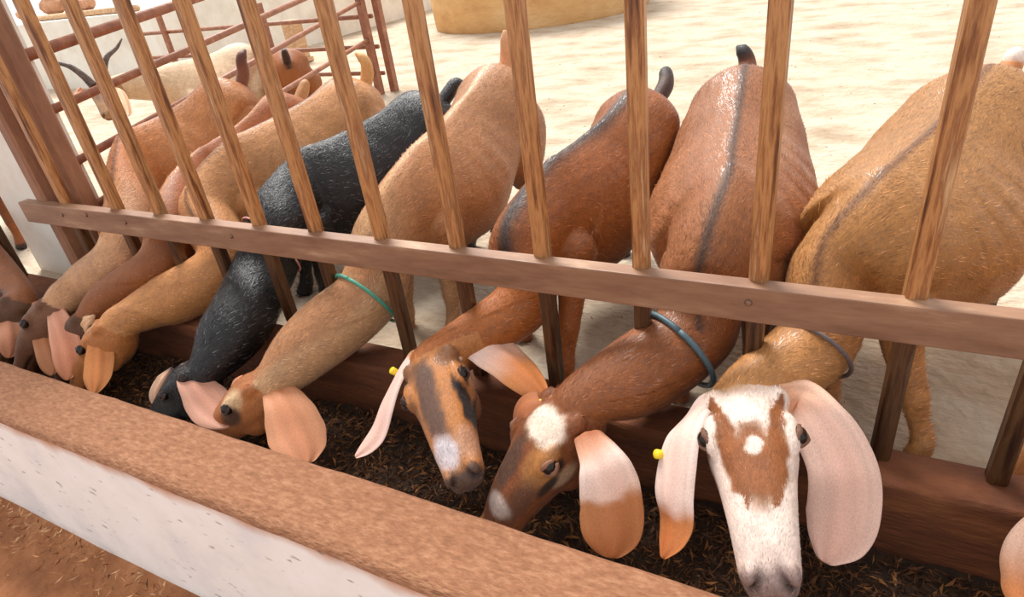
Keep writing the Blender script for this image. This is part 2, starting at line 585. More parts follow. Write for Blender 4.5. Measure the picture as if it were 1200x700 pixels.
# heap of stones and boards at the far left
for i, (x, y, s) in enumerate(((0, 0, .16), (.26, .1, .13), (-.22, .12, .12), (.08, .3, .14), (.45, -.08, .1), (-.4, -.1, .09))):
    r = np.random.default_rng(40 + i)
    u = np.linspace(0, math.pi, 7)
    w = np.linspace(0, 2 * math.pi, 10, endpoint=False)
    v = []
    for a in u:
        for b2 in w:
            v.append(np.array([math.sin(a) * math.cos(b2), math.sin(a) * math.sin(b2), 0.7 * math.cos(a)]) * s)
    v = np.array(v)
    v *= (1 + 0.14 * nz(v, 14, 60 + i))[:, None]
    f = [(i2 * 10 + k, i2 * 10 + (k + 1) % 10, (i2 + 1) * 10 + (k + 1) % 10, (i2 + 1) * 10 + k) for i2 in range(6) for k in range(10)]
    st = obj('stone', new_mesh('stone', v, f), MAT['stone'], None, (-9.7 + x * 1.3, 4.55 + y * 1.3, 0.70 + s * .62))
    tag(st, ('largest rough brown stone in the middle of the heap on the terrace', 'rough brown stone right of the largest in the terrace heap', 'rough brown stone left of the largest in the terrace heap',
             'rough brown stone at the back of the terrace heap', 'small brown stone at the right end of the terrace heap', 'smallest brown stone at the left end of the terrace heap')[i], 'stone', 'stones heaped on the terrace')
pm_ = MB().tube([(0, 0, 0), (.95, -.03, 0), (1.9, -.1, 0)], .03, 8)
tag(obj('timber_pole', pm_.mesh('timber_pole', True), MAT['timber'], None, (-8.3, 3.55, .73)), 'long pale timber pole lying on the edge of the white terrace', 'pole')
struct('wall_back', MB().box(-14, -6.15, 3.35, 8.5, 0, .70).mesh('wall_back'), MAT['lime'], 'low white terrace wall beyond the pens')
bp = MB().box(-0.09, 0.09, -0.06, 0.06, 0, 0.42).box(-.11, .11, -.08, .08, 0, .05)
o = obj('timber_stump', bp.mesh('timber_stump'), MAT['timber'], None, (-5.3, 4.3, 0))
tag(bevel(o, .01), 'short upright timber stump standing behind the pipe fence', 'stump')


# ------------------------------------------------------------------ goats
def catmull(pts, m):
    """pts (k,d) -> smooth samples; m per span"""
    pts = np.asarray(pts, float)
    k = len(pts)
    P = np.vstack([2 * pts[0] - pts[1], pts, 2 * pts[-1] - pts[-2]])
    out = []
    for i in range(k - 1):
        p0, p1, p2, p3 = P[i], P[i + 1], P[i + 2], P[i + 3]
        for t in np.linspace(0, 1, m, endpoint=False):
            out.append(0.5 * (2 * p1 + (p2 - p0) * t + (2 * p0 - 5 * p1 + 4 * p2 - p3) * t * t + (3 * p1 - p0 - 3 * p2 + p3) * t ** 3))
    out.append(pts[-1])
    return np.array(out)


def frames(c, up):
    t = np.gradient(c, axis=0)
    t /= np.linalg.norm(t, axis=1)[:, None]
    u = up - t * np.sum(up * t, 1)[:, None]
    u /= np.linalg.norm(u, axis=1)[:, None]
    s = np.cross(t, u)          # right-hand side of the animal
    return t, u, s


def rings(c, u, s, a, bu, bd, nt_, nb, n=28):
    """closed loft with different upper and lower half sections"""
    ph = np.linspace(0, 2 * math.pi, n, endpoint=False)
    sn, cs = np.sin(ph), np.cos(ph)
    v, f = [], []
    for i in range(len(c)):
        ex = np.where(cs >= 0, 2 / nt_[i], 2 / nb[i])
        x = a[i] * np.sign(sn) * np.abs(sn) ** ex
        z = np.where(cs >= 0, bu[i], bd[i]) * np.sign(cs) * np.abs(cs) ** ex
        v.append(c[i] + x[:, None] * s[i] + z[:, None] * u[i])
    v = np.vstack(v)
    m = len(c)
    for i in range(m - 1):
        for k in range(n):
            k2 = (k + 1) % n
            f.append((i * n + k, i * n + k2, (i + 1) * n + k2, (i + 1) * n + k))
    f.append(tuple(range(n))[::-1])
    f.append(tuple((m - 1) * n + k for k in range(n)))
    return v, f


def ellipsoid(c, ax, r, n=14, m=9):
    u = np.linspace(0.0, math.pi, m)
    w = np.linspace(0, 2 * math.pi, n, endpoint=False)
    v, f = [], []
    for a in u[1:-1]:
        for b in w:
            v.append([math.sin(a) * math.cos(b), math.sin(a) * math.sin(b), math.cos(a)])
    v = np.array(v + [[0, 0, 1], [0, 0, -1]]) * np.array(r)
    v = v @ np.array(ax) + np.array(c)
    for i in range(m - 3):
        for k in range(n):
            k2 = (k + 1) % n
            f.append((i * n + k, (i + 1) * n + k, (i + 1) * n + k2, i * n + k2))
    t, b0 = (m - 2) * n, (m - 2) * n + 1
    for k in range(n):
        k2 = (k + 1) % n
        f.append((t, k, k2))
        f.append((b0, (m - 3) * n + k2, (m - 3) * n + k))
    return v, f


def smooth_remesh(mb, voxel, it):
    me = mb.mesh('tmp')
    o = bpy.data.objects.new('tmp', me)
    col.objects.link(o)
    r = o.modifiers.new('r', 'REMESH')
    r.mode = 'VOXEL'
    r.voxel_size = voxel
    s = o.modifiers.new('s', 'SMOOTH')
    s.factor = 0.5
    s.iterations = it
    dg = bpy.context.evaluated_depsgraph_get()
    res = bpy.data.meshes.new_from_object(o.evaluated_get(dg))
    bpy.data.objects.remove(o)
    bpy.data.meshes.remove(me)
    return res


HEAD = np.array([  # x, top, bottom, half width, nt, nb
    (-0.10, -0.10, -0.30, 0.135, 2.0, 2.0),
    (-0.02, -0.02, -0.38, 0.185, 2.2, 2.0),
    (0.10, 0.045, -0.44, 0.215, 2.4, 1.9),
    (0.22, 0.065, -0.45, 0.222, 2.6, 1.8),
    (0.34, 0.062, -0.42, 0.215, 2.5, 1.8),
    (0.46, 0.052, -0.37, 0.188, 2.5, 1.9),
    (0.60, 0.038, -0.32, 0.166, 2.6, 2.0),
    (0.74, 0.012, -0.28, 0.148, 2.6, 2.2),
    (0.85, -0.022, -0.265, 0.138, 2.4, 2.3),
    (0.94, -0.052, -0.25, 0.128, 2.6, 2.4),
    (1.00, -0.082, -0.232, 0.105, 2.5, 2.4),
    (1.025, -0.115, -0.215, 0.072, 2.2, 2.2)])


class Goat:
    pass


def build_goat(label, hip, withers, neck, poll, nose, face, wid=0.15, depth=0.32, L=0.30, coat=None, voxel=0.006, mat='coat', smooth=5,
               fore=None, hind=None, ears=(), eyes=(1, -1), tail=None, tail_cols=None, collar=None, fur=22000, fur_len=0.017, seed=0, group='goats feeding through the fence',
               neck_r=(0.075, 0.060), lid=(60, 40, 32), lid_t=1.0, legs=True, horns=False, hipw=0.125):
    hip, withers, poll, nose = [np.array(q, float) for q in (hip, withers, poll, nose)]
    neck = [np.array(q, float) for q in neck]
    fwd = withers - hip
    fwd[2] = 0
    fwd = unit(fwd)
    latr = np.cross(fwd, [0, 0, 1.0])     # animal's right
    base = np.array([(hip[0] + withers[0]) / 2, (hip[1] + withers[1]) / 2, 0.0])
    g = Goat()
    # ---- head frame
    hx = unit(nose - poll)
    hz = np.array(face, float)
    hz = unit(hz - hx * (hz @ hx))
    hx = unit(nose - poll + hz * 0.12 * L)
    hz = unit(hz - hx * (hz @ hx))
    hy = np.cross(hz, hx)                 # animal's left
    HB = np.stack([hx, hy, hz])
    # the nose tip sits below the poll-to-nose line
    poll0 = poll

    def hw(p):
        return poll0 + (np.asarray(p, float) * L) @ HB

    # ---- torso and neck
    D = []

    def st(d, h, w, k=0.42, nt_=1.75, nb=2.2, up=(0, 0, 1)):
        d = np.array(d, float)
        up = unit(up)
        D.append(np.concatenate([d - up * h * k, up, [w, h * k, h * (1 - k), nt_, nb]]))

    tailb = hip - fwd * 0.135 + [0, 0, -0.065]
    bl = np.linalg.norm((withers - hip)[:2])
    st(tailb - fwd * .012 + [0, 0, -0.05], 0.09, 0.040, nt_=2)
    st(tailb, 0.17, 0.062, nt_=2)
    st(hip - fwd * 0.07 + [0, 0, -0.020], 0.235, 0.10, .34, 1.7)
    st(hip, 0.28 * depth / .32, hipw, 0.32, 1.68)
    st(hip * .68 + withers * .32 + [0, 0, -0.012], 0.33 * depth / .32, wid * .88, 0.50, 1.35)
    st(hip * .40 + withers * .60 + [0, 0, -0.012], 0.345 * depth / .32, wid, 0.55, 1.38)
    st(hip * .16 + withers * .84 + [0, 0, -0.004], 0.325 * depth / .32, wid * .84, 0.55, 1.42)
    st(withers, 0.29 * depth / .32, wid * .62, 0.50, 1.5)
    n0 = neck[0]
    up1 = unit(np.array([0, 0, 1.0]) + fwd * .45)
    st(n0, 0.205, neck_r[0], 0.45, 1.85, 2.1, up1)
    for q in neck[1:]:
        st(q, neck_r[1] * 2.3, neck_r[1], 0.48, 2.0, 2.1, unit(np.array([0, 0, 1.0]) + fwd * .8))
    e1 = hw((-0.06, 0, -0.17))
    D.append(np.concatenate([e1, unit(hz + np.array([0, 0, .2])), [0.17 * L, 0.17 * L, 0.21 * L, 2, 2]]))
    e2 = hw((0.08, 0, -0.18))
    D.append(np.concatenate([e2, hz, [0.15 * L, 0.15 * L, 0.18 * L, 2, 2]]))
    S = catmull(np.array(D), 7)
    c = S[:, :3]
    t = np.gradient(c, axis=0)
    t /= np.linalg.norm(t, axis=1)[:, None]
    u = S[:, 3:6] / np.linalg.norm(S[:, 3:6], axis=1)[:, None]
    s = np.cross(t, u)
    s /= np.linalg.norm(s, axis=1)[:, None]
    mb = MB()
    mb.add(*rings(c, u, s, S[:, 6], S[:, 7], S[:, 8], S[:, 9], S[:, 10]))
    g.sp = (c, t, u, s, S[:, 6], S[:, 7], S[:, 8])
    # ---- head
    Hs = catmull(HEAD, 4)
    mid = (Hs[:, 1] * .5 + Hs[:, 2] * .5)
    cc = np.array([hw((x, 0, z)) for x, z in zip(Hs[:, 0], mid)])
    n_ = len(cc)
    mb.add(*rings(cc, np.repeat(hz[None], n_, 0), np.repeat(-hy[None], n_, 0), Hs[:, 3] * L, (Hs[:, 1] - mid) * L, (mid - Hs[:, 2]) * L, Hs[:, 4], Hs[:, 5], 30))
    for sd in (1, -1):
        mb.add(*ellipsoid(hw((0.275, sd * 0.172, -0.03)), HB, np.array((0.13, 0.060, 0.075)) * L))     # brow and orbit
        mb.add(*ellipsoid(hw((0.30, sd * 0.13, -0.30)), HB, np.array((0.17, 0.07, 0.13)) * L))           # cheek
        mb.add(*ellipsoid(hw((0.46, sd * 0.135, -0.13)), HB, np.array((0.17, 0.045, 0.055)) * L))        # cheek bone
        mb.add(*ellipsoid(hw((0.95, sd * 0.075, -0.105)), HB, np.array((0.065, 0.05, 0.062)) * L))      # nostril wing
        mb.add(*ellipsoid(hw((0.04, sd * 0.15, -0.07)), HB, np.array((0.085, 0.07, 0.07)) * L))          # ear base
    mb.add(*ellipsoid(hw((0.90, 0, -0.245)), HB, np.array((0.085, 0.085, 0.05)) * L))                     # chin
    # ---- legs
    if legs:
        for sd in (1, -1):
            lat = latr * sd
            # fore leg
            top = withers + fwd * 0.015 + lat * 0.075
            hf = withers + fwd * 0.06 + lat * 0.075
            if fore is not None and fore[0 if sd > 0 else 1] is not None:
                hf = np.array(fore[0 if sd > 0 else 1], float)
            z0 = withers[2]
            q = [(top[0] - lat[0] * .02, top[1] - lat[1] * .02, z0 - .17, .040), (top[0] * .9 + hf[0] * .1, top[1] * .9 + hf[1] * .1, z0 - .20, .052),
                 (top[0] * .75 + hf[0] * .25, top[1] * .75 + hf[1] * .25, 0.215, .036),
                 (top[0] * .4 + hf[0] * .6, top[1] * .4 + hf[1] * .6, 0.135, .026), (top[0] * .3 + hf[0] * .7, top[1] * .3 + hf[1] * .7, 0.115, .025),
                 (top[0] * .15 + hf[0] * .85, top[1] * .15 + hf[1] * .85, 0.075, .018), (hf[0], hf[1], 0.042, .0205),
                 (hf[0] + fwd[0] * .014, hf[1] + fwd[1] * .014, 0.018, .022), (hf[0] + fwd[0] * .02, hf[1] + fwd[1] * .02, 0.001, .025)]
            q = catmull(q, 4)
            t_, u_, s_ = frames(q[:, :3], np.repeat(fwd[None], len(q), 0))
            o_ = np.ones(len(q))
            mb.add(*rings(q[:, :3], u_, s_, q[:, 3], q[:, 3] * 1.15, q[:, 3] * 1.15, o_ * 2, o_ * 2, 14))
            # shoulder blade and hip bone under the skin
            mb.add(*ellipsoid(withers + lat * (.020 + wid * .12) - fwd * .0 + [0, 0, -.145], np.stack([fwd, lat, [0, 0, 1.0]]), (.07, .034, .105)))
            # hind leg
            ht = hip + lat * 0.085
            hh = hip - fwd * 0.085 + lat * 0.095
            if hind is not None and hind[0 if sd > 0 else 1] is not None:
                hh = np.array(hind[0 if sd > 0 else 1], float)
            h2 = hip[2]
            a0 = ht - fwd * .03
            st1 = ht * .75 + hh * .25 + fwd * .075 + lat * .015
            hk = hh - fwd * .035
            q = [(a0[0] - lat[0] * .02, a0[1] - lat[1] * .02, h2 - .13, .055), (a0[0] + fwd[0] * .01, a0[1] + fwd[1] * .01, h2 - .21, .074), (st1[0], st1[1], .285, .058),
                 (st1[0] * .5 + hk[0] * .5, st1[1] * .5 + hk[1] * .5, .215, .034), (hk[0], hk[1], .165, .026), (hk[0] * .8 + hh[0] * .2, hk[1] * .8 + hh[1] * .2, .135, .022),
                 (hh[0] - fwd[0] * .01, hh[1] - fwd[1] * .01, .08, .0185), (hh[0], hh[1], .044, .021), (hh[0] + fwd[0] * .014, hh[1] + fwd[1] * .014, .018, .022),
                 (hh[0] + fwd[0] * .02, hh[1] + fwd[1] * .02, .001, .025)]
            q = catmull(q, 4)
            t_, u_, s_ = frames(q[:, :3], np.repeat(fwd[None], len(q), 0))
            o_ = np.ones(len(q))
            mb.add(*rings(q[:, :3], u_, s_, q[:, 3], q[:, 3] * 1.2, q[:, 3] * 1.2, o_ * 2, o_ * 2, 14))
    me = smooth_remesh(mb, voxel, smooth)
    # ---- per-vertex description of the animal
    nv = len(me.vertices)
    p = np.empty(nv * 3)
    me.vertices.foreach_get('co', p)
    p = p.reshape(-1, 3)
    hl = (p - poll0) @ HB.T / L
    # nostrils and mouth are pressed in
    nrm = np.empty(nv * 3, np.float32)
    me.vertex_normals.foreach_get('vector', nrm)
    nrm = nrm.reshape(-1, 3).astype(float)
    for sd in (1, -1):
        q = hl - np.array([0.985, sd * 0.078, -0.105])
        k = np.exp(-((q[:, 0] / .050) ** 2 + ((q[:, 1] + q[:, 2] * .6 * sd) / .022) ** 2 + (q[:, 2] / .042) ** 2))
        p -= nrm * (k * 0.050 * L)[:, None]
    ymo = -0.205 - 0.05 * (0.95 - hl[:, 0])
    mk = np.exp(-((hl[:, 2] - ymo) / .014) ** 2) * sm(hl[:, 0], .66, .72) * (np.abs(hl[:, 1]) < .2)
    p -= nrm * (mk * 0.03 * L)[:, None]
    # coat whorls: slight unevenness of the skin over ribs and muscles
    idx = np.empty(nv, int)
    for a in range(0, nv, 20000):
        dd = ((p[a:a + 20000, None, :] - c[None]) ** 2).sum(2)
        idx[a:a + 20000] = dd.argmin(1)
    rel = p - c[idx]
    F = dict(p=p, hl=hl, n=nrm, i=idx, s=idx / 7.0, x=np.sum(rel * s[idx], 1) / S[idx, 6], z=np.sum(rel * u[idx], 1), lat=np.sum(rel * s[idx], 1), b=base)
    F['up'] = F['z'] / np.where(F['z'] > 0, S[idx, 7], S[idx, 8])
    body = (F['s'] > 2.5) & (F['s'] < 8) & (p[:, 2] > 0.2)
    ribs = np.sin((idx + np.sum(rel * t[idx], 1) / 0.035) * 1.6) * body * sm(F['up'], -.6, .2) * sm(-F['up'], -.9, -.4)
    p += nrm * (0.0012 * ribs + 0.003 * nz(p, 22, seed + 9) * (p[:, 2] > .2) * (hl[:, 0] < -.1))[:, None]
    F['head'] = (hl[:, 0] > -0.03) & (hl[:, 0] < 1.2) & (np.abs(hl[:, 1]) < .4) & (hl[:, 2] > -.62) & (hl[:, 2] < .3) & (F['s'] > 8)
    cols = coat(F)
    cols = mix(cols, cols * np.array([0.84, 0.88, 0.76]), sm(cols[:, 0] / np.maximum(cols[:, 2], 1e-3), 1.6, 3.0))
    # hoof horn, muzzle skin, eye rims, nostrils
    cols = mix(cols, lin(52, 38, 30), sm(-p[:, 2], -0.034, -0.024) * (F['s'] < 7.9))
    cols = cols * (1 + .07 * nz(p, 160, seed + 30) + .06 * nz(p, 260, seed + 31))[:, None]
    hd = F['head'] * 1.0
    for sd in (1, -1):
        q = hl - np.array([0.985, sd * 0.078, -0.105])
        k = np.exp(-((q[:, 0] / .060) ** 2 + ((q[:, 1] + q[:, 2] * .6 * sd) / .020) ** 2 + (q[:, 2] / .042) ** 2) * .8)
        cols = mix(cols, lin(40, 26, 24), np.clip(k * 1.3, 0, 1) * hd)
    cols = mix(cols, lin(70, 44, 38), np.clip(mk, 0, 1) * .8 * hd)
    me.vertices.foreach_set('co', (p - base).astype(np.float32).ravel())
    me.polygons.foreach_set('use_smooth', [True] * len(me.polygons))
    me.update()
    set_coat(me, cols)
    me.name = 'goat'
    go = obj('goat', me, MAT[mat], None, tuple(base))
    tag(go, label, 'goat', group)

    # ---- eyes
    for sd in eyes:
        ec = hw((0.295, sd * 0.207, -0.022))
        out = unit(hy * sd * .9 + hz * .5 + hx * .25)
        v, f = ellipsoid(ec - base, np.eye(3), np.array((1, 1, 1)) * 0.053 * L, 18, 12)
        eo = obj('eye', new_mesh('eye', v, f, True), MAT['eye'], go)
        # horizontal pupil
        side_ = unit(np.cross(out, hz))
        pv = ellipsoid(ec - base + out * 0.040 * L, np.stack([side_, np.cross(out, side_), out]), np.array((.030, .013, .013)) * L, 12, 8)
        obj('pupil', new_mesh('pupil', *pv, True), MAT['pupil'], eo)
        # lids: a soft rim above and below the ball
        for sg, thick in ((1, .019 * lid_t), (-1, .015 * lid_t)):
            rim_ = []
            for a in np.linspace(-1.25, 1.25, 11):
                q = side_ * math.sin(a) * 1.12 + np.cross(side_, out) * (-sg) * math.cos(a) * .62 + out * (.62 - .35 * abs(math.sin(a)))
                rim_.append(ec - base + q * 0.05 * L)
            lm = MB().tube(rim_, [thick * L * (1 - .5 * abs(a)) for a in np.linspace(-1, 1, 11)], 8, up=tuple(out))
            me_ = lm.mesh('eyelid', True)
            set_coat(me_, np.repeat(lin(*lid)[None], len(me_.vertices), 0))
            obj('eyelid', me_, MAT['ear'], eo)
    # ---- ears
    for er in ears:
        er = dict(er)
        sd = er.pop('side', None)
        if sd is not None:
            er['path'] = [tuple(hw((0.065, sd * 0.14, -0.065)))] + list(er['path'])
        make_ear(go, base, seed=seed, **er)
    # ---- tail
    if tail is not None:
        tp = [tailb + fwd * .03 + [0, 0, -.01]] + [tailb + fwd * a + latr * b + [0, 0, cz] for a, b, cz in tail]
    else:
        tp = [tailb + fwd * .03 + [0, 0, -.01], tailb - fwd * .03 + [0, 0, .03], tailb - fwd * .06 + [0, 0, .06], tailb - fwd * .10 + [0, 0, .075]]
    tp = catmull(np.array(tp), 5)
    m_ = len(tp)
    rr = np.interp(np.linspace(0, 1, m_), [0, .3, .8, 1], [.022, .024, .018, .005])
    tm = MB().tube(tp - base, rr, 12)
    me_ = tm.mesh('tail', True)
    tc = tail_cols if tail_cols is not None else (cols[np.argmin(((p - tailb) ** 2).sum(1))],) * 2
    w_ = np.repeat(np.linspace(0, 1, m_), 12)
    set_coat(me_, mix(np.array(tc[0]), np.array(tc[1]), sm(w_, .35, .7)))
    obj('tail', me_, MAT[mat], go)
    # ---- collar cord
    if collar is not None:
        f_, cm, slack = collar[:3]
        i = int(f_ * (len(c) - 1))
        pts = []
        for a in np.linspace(0, 2 * math.pi, 41):
            vert = S[i, 7] if math.cos(a) > 0 else S[i, 8] + slack
            drop = -0.02 * (1 - math.cos(a)) * 0.5
            pts.append(c[i] + s[i] * math.sin(a) * (S[i, 6] + .006 + slack * .3) + u[i] * math.cos(a) * (vert + .004) + t[i] * (-drop) * 1.5)
        cmsh = MB().tube(np.array(pts) - base, collar[3] if len(collar) > 3 else .0035, 8)
        co = obj('collar', cmsh.mesh('collar', True), MAT['cord_' + cm], go)
        co['label'] = 'thin ' + dict(teal='teal green', slate='slate grey', pink='pink', straw='straw coloured', grey='grey')[cm] + ' cord collar'
    if horns:
        for sd in (1, -1):
            b0 = hw((0.02, sd * .12, 0.0))
            pts = [b0, b0 + hz * .05 - hx * .02 + hy * sd * .02, b0 + hz * .10 - hx * .05 + hy * sd * .06, b0 + hz * .12 - hx * .08 + hy * sd * .12, b0 + hz * .15 - hx * .10 + hy * sd * .16]
            hm = MB().tube(catmull(np.array(pts), 4) - base, np.linspace(.022, .004, 17), 10)
            obj('horn', hm.mesh('horn', True), MAT['horn'], go)
    # ---- hair standing proud of the skin
    if fur:
        make_fur(go, me, F, t, base, HB, fwd, cols, fur, fur_len, seed, mat)
    g.o = go
    return g


def make_fur(go, me, F, t, base, HB, fwd, cols, n, ln, seed, mat):
    r = np.random.default_rng(seed + 100)
    me.calc_loop_triangles()
    tri = np.empty(len(me.loop_triangles) * 3, np.int32)
    me.loop_triangles.foreach_get('vertices', tri)
    tri = tri.reshape(-1, 3)
    p = F['p']
    a, b, c = p[tri[:, 0]], p[tri[:, 1]], p[tri[:, 2]]
    nn = np.cross(b - a, c - a)
    ar = np.linalg.norm(nn, axis=1)
    cen = (a + b + c) / 3
    ok = (cen[:, 2] > 0.1)
    ar = ar * ok * np.where(F['head'][tri[:, 0]], 3.0, 1.0)
    ok2 = F['head'][tri[:, 0]] | (F['s'][tri[:, 0]] > 8)
    ar = np.where(ok2 & (cen[:, 2] > -.06), np.linalg.norm(nn, axis=1) * np.where(F['head'][tri[:, 0]], 3.0, 1.0), ar)
    pk = r.choice(len(tri), n, p=ar / ar.sum())
    w = r.dirichlet((1, 1, 1), n)
    q = a[pk] * w[:, :1] + b[pk] * w[:, 1:2] + c[pk] * w[:, 2:]
    nu = nn[pk] / np.linalg.norm(nn[pk], axis=1)[:, None]
    vi = tri[pk, 0]
    d = -t[F['i'][vi]] + np.array([0, 0, -.35])
    hd = F['head'][vi]
    d[hd] = -HB[0]
    leg = (F['p'][vi, 2] < .2) & (F['s'][vi] < 8)
    d[leg] = (0, 0, -1)
    wob = np.stack([nz(q, 30, seed + 1), nz(q, 30, seed + 2), nz(q, 30, seed + 3)], 1)
    d = d + wob * .35 + r.normal(size=(n, 3)) * .16
    d -= nu * np.sum(d * nu, 1)[:, None]
    d /= np.maximum(np.linalg.norm(d, axis=1), 1e-6)[:, None]
    sd = np.cross(d, nu)
    l_ = (ln * r.uniform(.5, 1.4, n) * np.where(hd, .55, 1.0))[:, None]
    wd = r.uniform(.0005, .0012, n)[:, None] * np.where(hd, .7, 1.0)[:, None]
    root = q - nu * .0008
    tip = q + d * l_ + nu * l_ * r.uniform(.02, .12, n)[:, None]
    v = np.stack([root - sd * wd, root + sd * wd, tip], 1) - base
    br = r.uniform(0, 1, n)
    k = cols[vi] * np.interp(br, [0, .5, .85, 1], [.5, .9, 1.3, 1.9])[:, None] + (sm(br, .8, 1) * .06)[:, None]
    if mat == 'coat_black':
        k = k * .55
        k = k + (sm(br, .80, 1) * .22)[:, None] * np.array([.95, .97, 1.05])  # random whitish hairs: glints of the black coat painted into hair colour
    fm = tri_mesh('fur', v, k)
    fo = obj('fur', fm, MAT['fur_black' if mat == 'coat_black' else 'fur'], go)
    tag(fo, kind='stuff')


def make_ear(go, base, path, normal, width, stops, tag_at=None, cup=0.25, seed=0, prof=None):
    """long hanging ear: a thick curved leaf along path, its broad side facing normal"""
    path = catmull(np.array(path, float), 9)
    m = len(path)
    tt = np.linspace(0, 1, m)
    prof = prof or [(0, .52), (.15, .56), (.35, .78), (.6, 1.0), (.8, .95), (.92, .68), (1, .18)]
    w = np.interp(tt, [q[0] for q in prof], [q[1] for q in prof]) * width * .5
    for _ in range(2):
        w[1:-1] = (w[:-2] + 2 * w[1:-1] + w[2:]) / 4
    t, u, s = frames(path, np.repeat(np.array(normal, float)[None], m, 0))
    n = 36
    rim = 1 + .018 * np.sin(tt * 13 + seed) + .01 * np.sin(tt * 31 + seed * 2)
    w = w * rim
    v, tv, inner = [], [], []
    for i in range(m):
        th = np.interp(tt[i], [0, .2, .85, 1], [.011, .0050, .0036, .002])
        for k in range(n):
            a = 2 * math.pi * k / n
            x = math.cos(a)
            y = math.sin(a)
            v.append(path[i] + s[i] * x * w[i] + u[i] * (y * th - cup * w[i] * x * x + .0016 * math.sin(7 * x + 3 * tt[i]) + .10 * w[i] * max(0, abs(x) - .72) ** 2 * 10 * .5 + .004 * math.sin(tt[i] * 9 + seed) * x))
            tv.append(tt[i])
            inner.append(x)
    f = []
    for i in range(m - 1):
        for k in range(n):
            k2 = (k + 1) % n
            f.append((i * n + k, i * n + k2, (i + 1) * n + k2, (i + 1) * n + k))
    f.append(tuple(range(n))[::-1])
    f.append(tuple((m - 1) * n + k for k in range(n)))
    v = np.array(v)
    me = new_mesh('ear', v - base, f, True)
    tv = np.array(tv) + 0.03 * nz(v, 60, seed) + .015 * nz(v, 220, seed + 7)
    xx = np.array(inner)
    cs = np.array([lin(*q[1]) for q in stops])
    cols = np.stack([np.interp(tv, [q[0] for q in stops], cs[:, j]) for j in range(3)], 1)
    cols *= (1 + .06 * nz(v, 70, seed + 4) + .05 * np.sin(xx * 11 + tv * 4 + seed) + .04 * np.sin(xx * 27 - tv * 6) - .10 * sm(np.abs(xx), .8, 1.0))[:, None]
    cols *= np.stack([np.ones(len(v)), 1 - .05 * np.cos(xx * 3), 1 - .07 * np.cos(xx * 3)], 1)
    set_coat(me, cols)
    o = obj('ear', me, MAT['ear'], go)
    sub = o.modifiers.new('subsurf', 'SUBSURF')
    sub.levels = sub.render_levels = 1
    if tag_at is not None:
        ti, off = tag_at
        i = int(ti * (m - 1))
        c0 = path[i] + s[i] * w[i] * off + u[i] * .006
        tm = MB().tube([c0 - base - u[i] * .014, c0 - base + u[i] * .003, c0 - base + u[i] * .005], [.0075, .0085, .006], 12)
        to = obj('ear_tag', tm.mesh('ear_tag', True), MAT['tag'], o)
        to['label'] = 'small yellow button tag'
    return o


# ---- coats
def common(F, base, belly=None, stripe=None, sw=0.18, dark=None, seed=0, var=.10, neck=None, legc=None):
    p = F['p']
    c = np.repeat(lin(*base)[None], len(p), 0)
    c = c * (1 + var * nz(p, 9, seed) + var * .6 * nz(p, 27, seed + 1))[:, None]
    if neck is not None:
        c = mix(c, lin(*neck) * (1 + .06 * nz(p, 30, seed + 2))[:, None], sm(F['s'], 7.2, 8.6) * (p[:, 2] > .02))
    if belly is not None:
        c = mix(c, lin(*belly), sm(-F['up'], .45, .95) * (F['s'] < 7.5) * (p[:, 2] > .12))
    if legc is not None:
        c = mix(c, lin(*legc), sm(-p[:, 2], -.25, -.16) * (F['s'] < 7.6))
    if stripe is not None:
        w = np.exp(-(F['lat'] / (sw * .1 * (1 + .25 * nz(p, 25, seed + 5)))) ** 2) * (F['up'] > .35) * (F['s'] < 8.6)
        c = mix(c, lin(*stripe), np.clip(w, 0, 1) * .92)
    return c


def blob(h, c, r, soft=1.0):
    q = (h - np.array(c)) / np.array(r)
    return 1 - sm(np.sqrt((q ** 2).sum(1)), 1 - .35 * soft, 1 + .25 * soft)


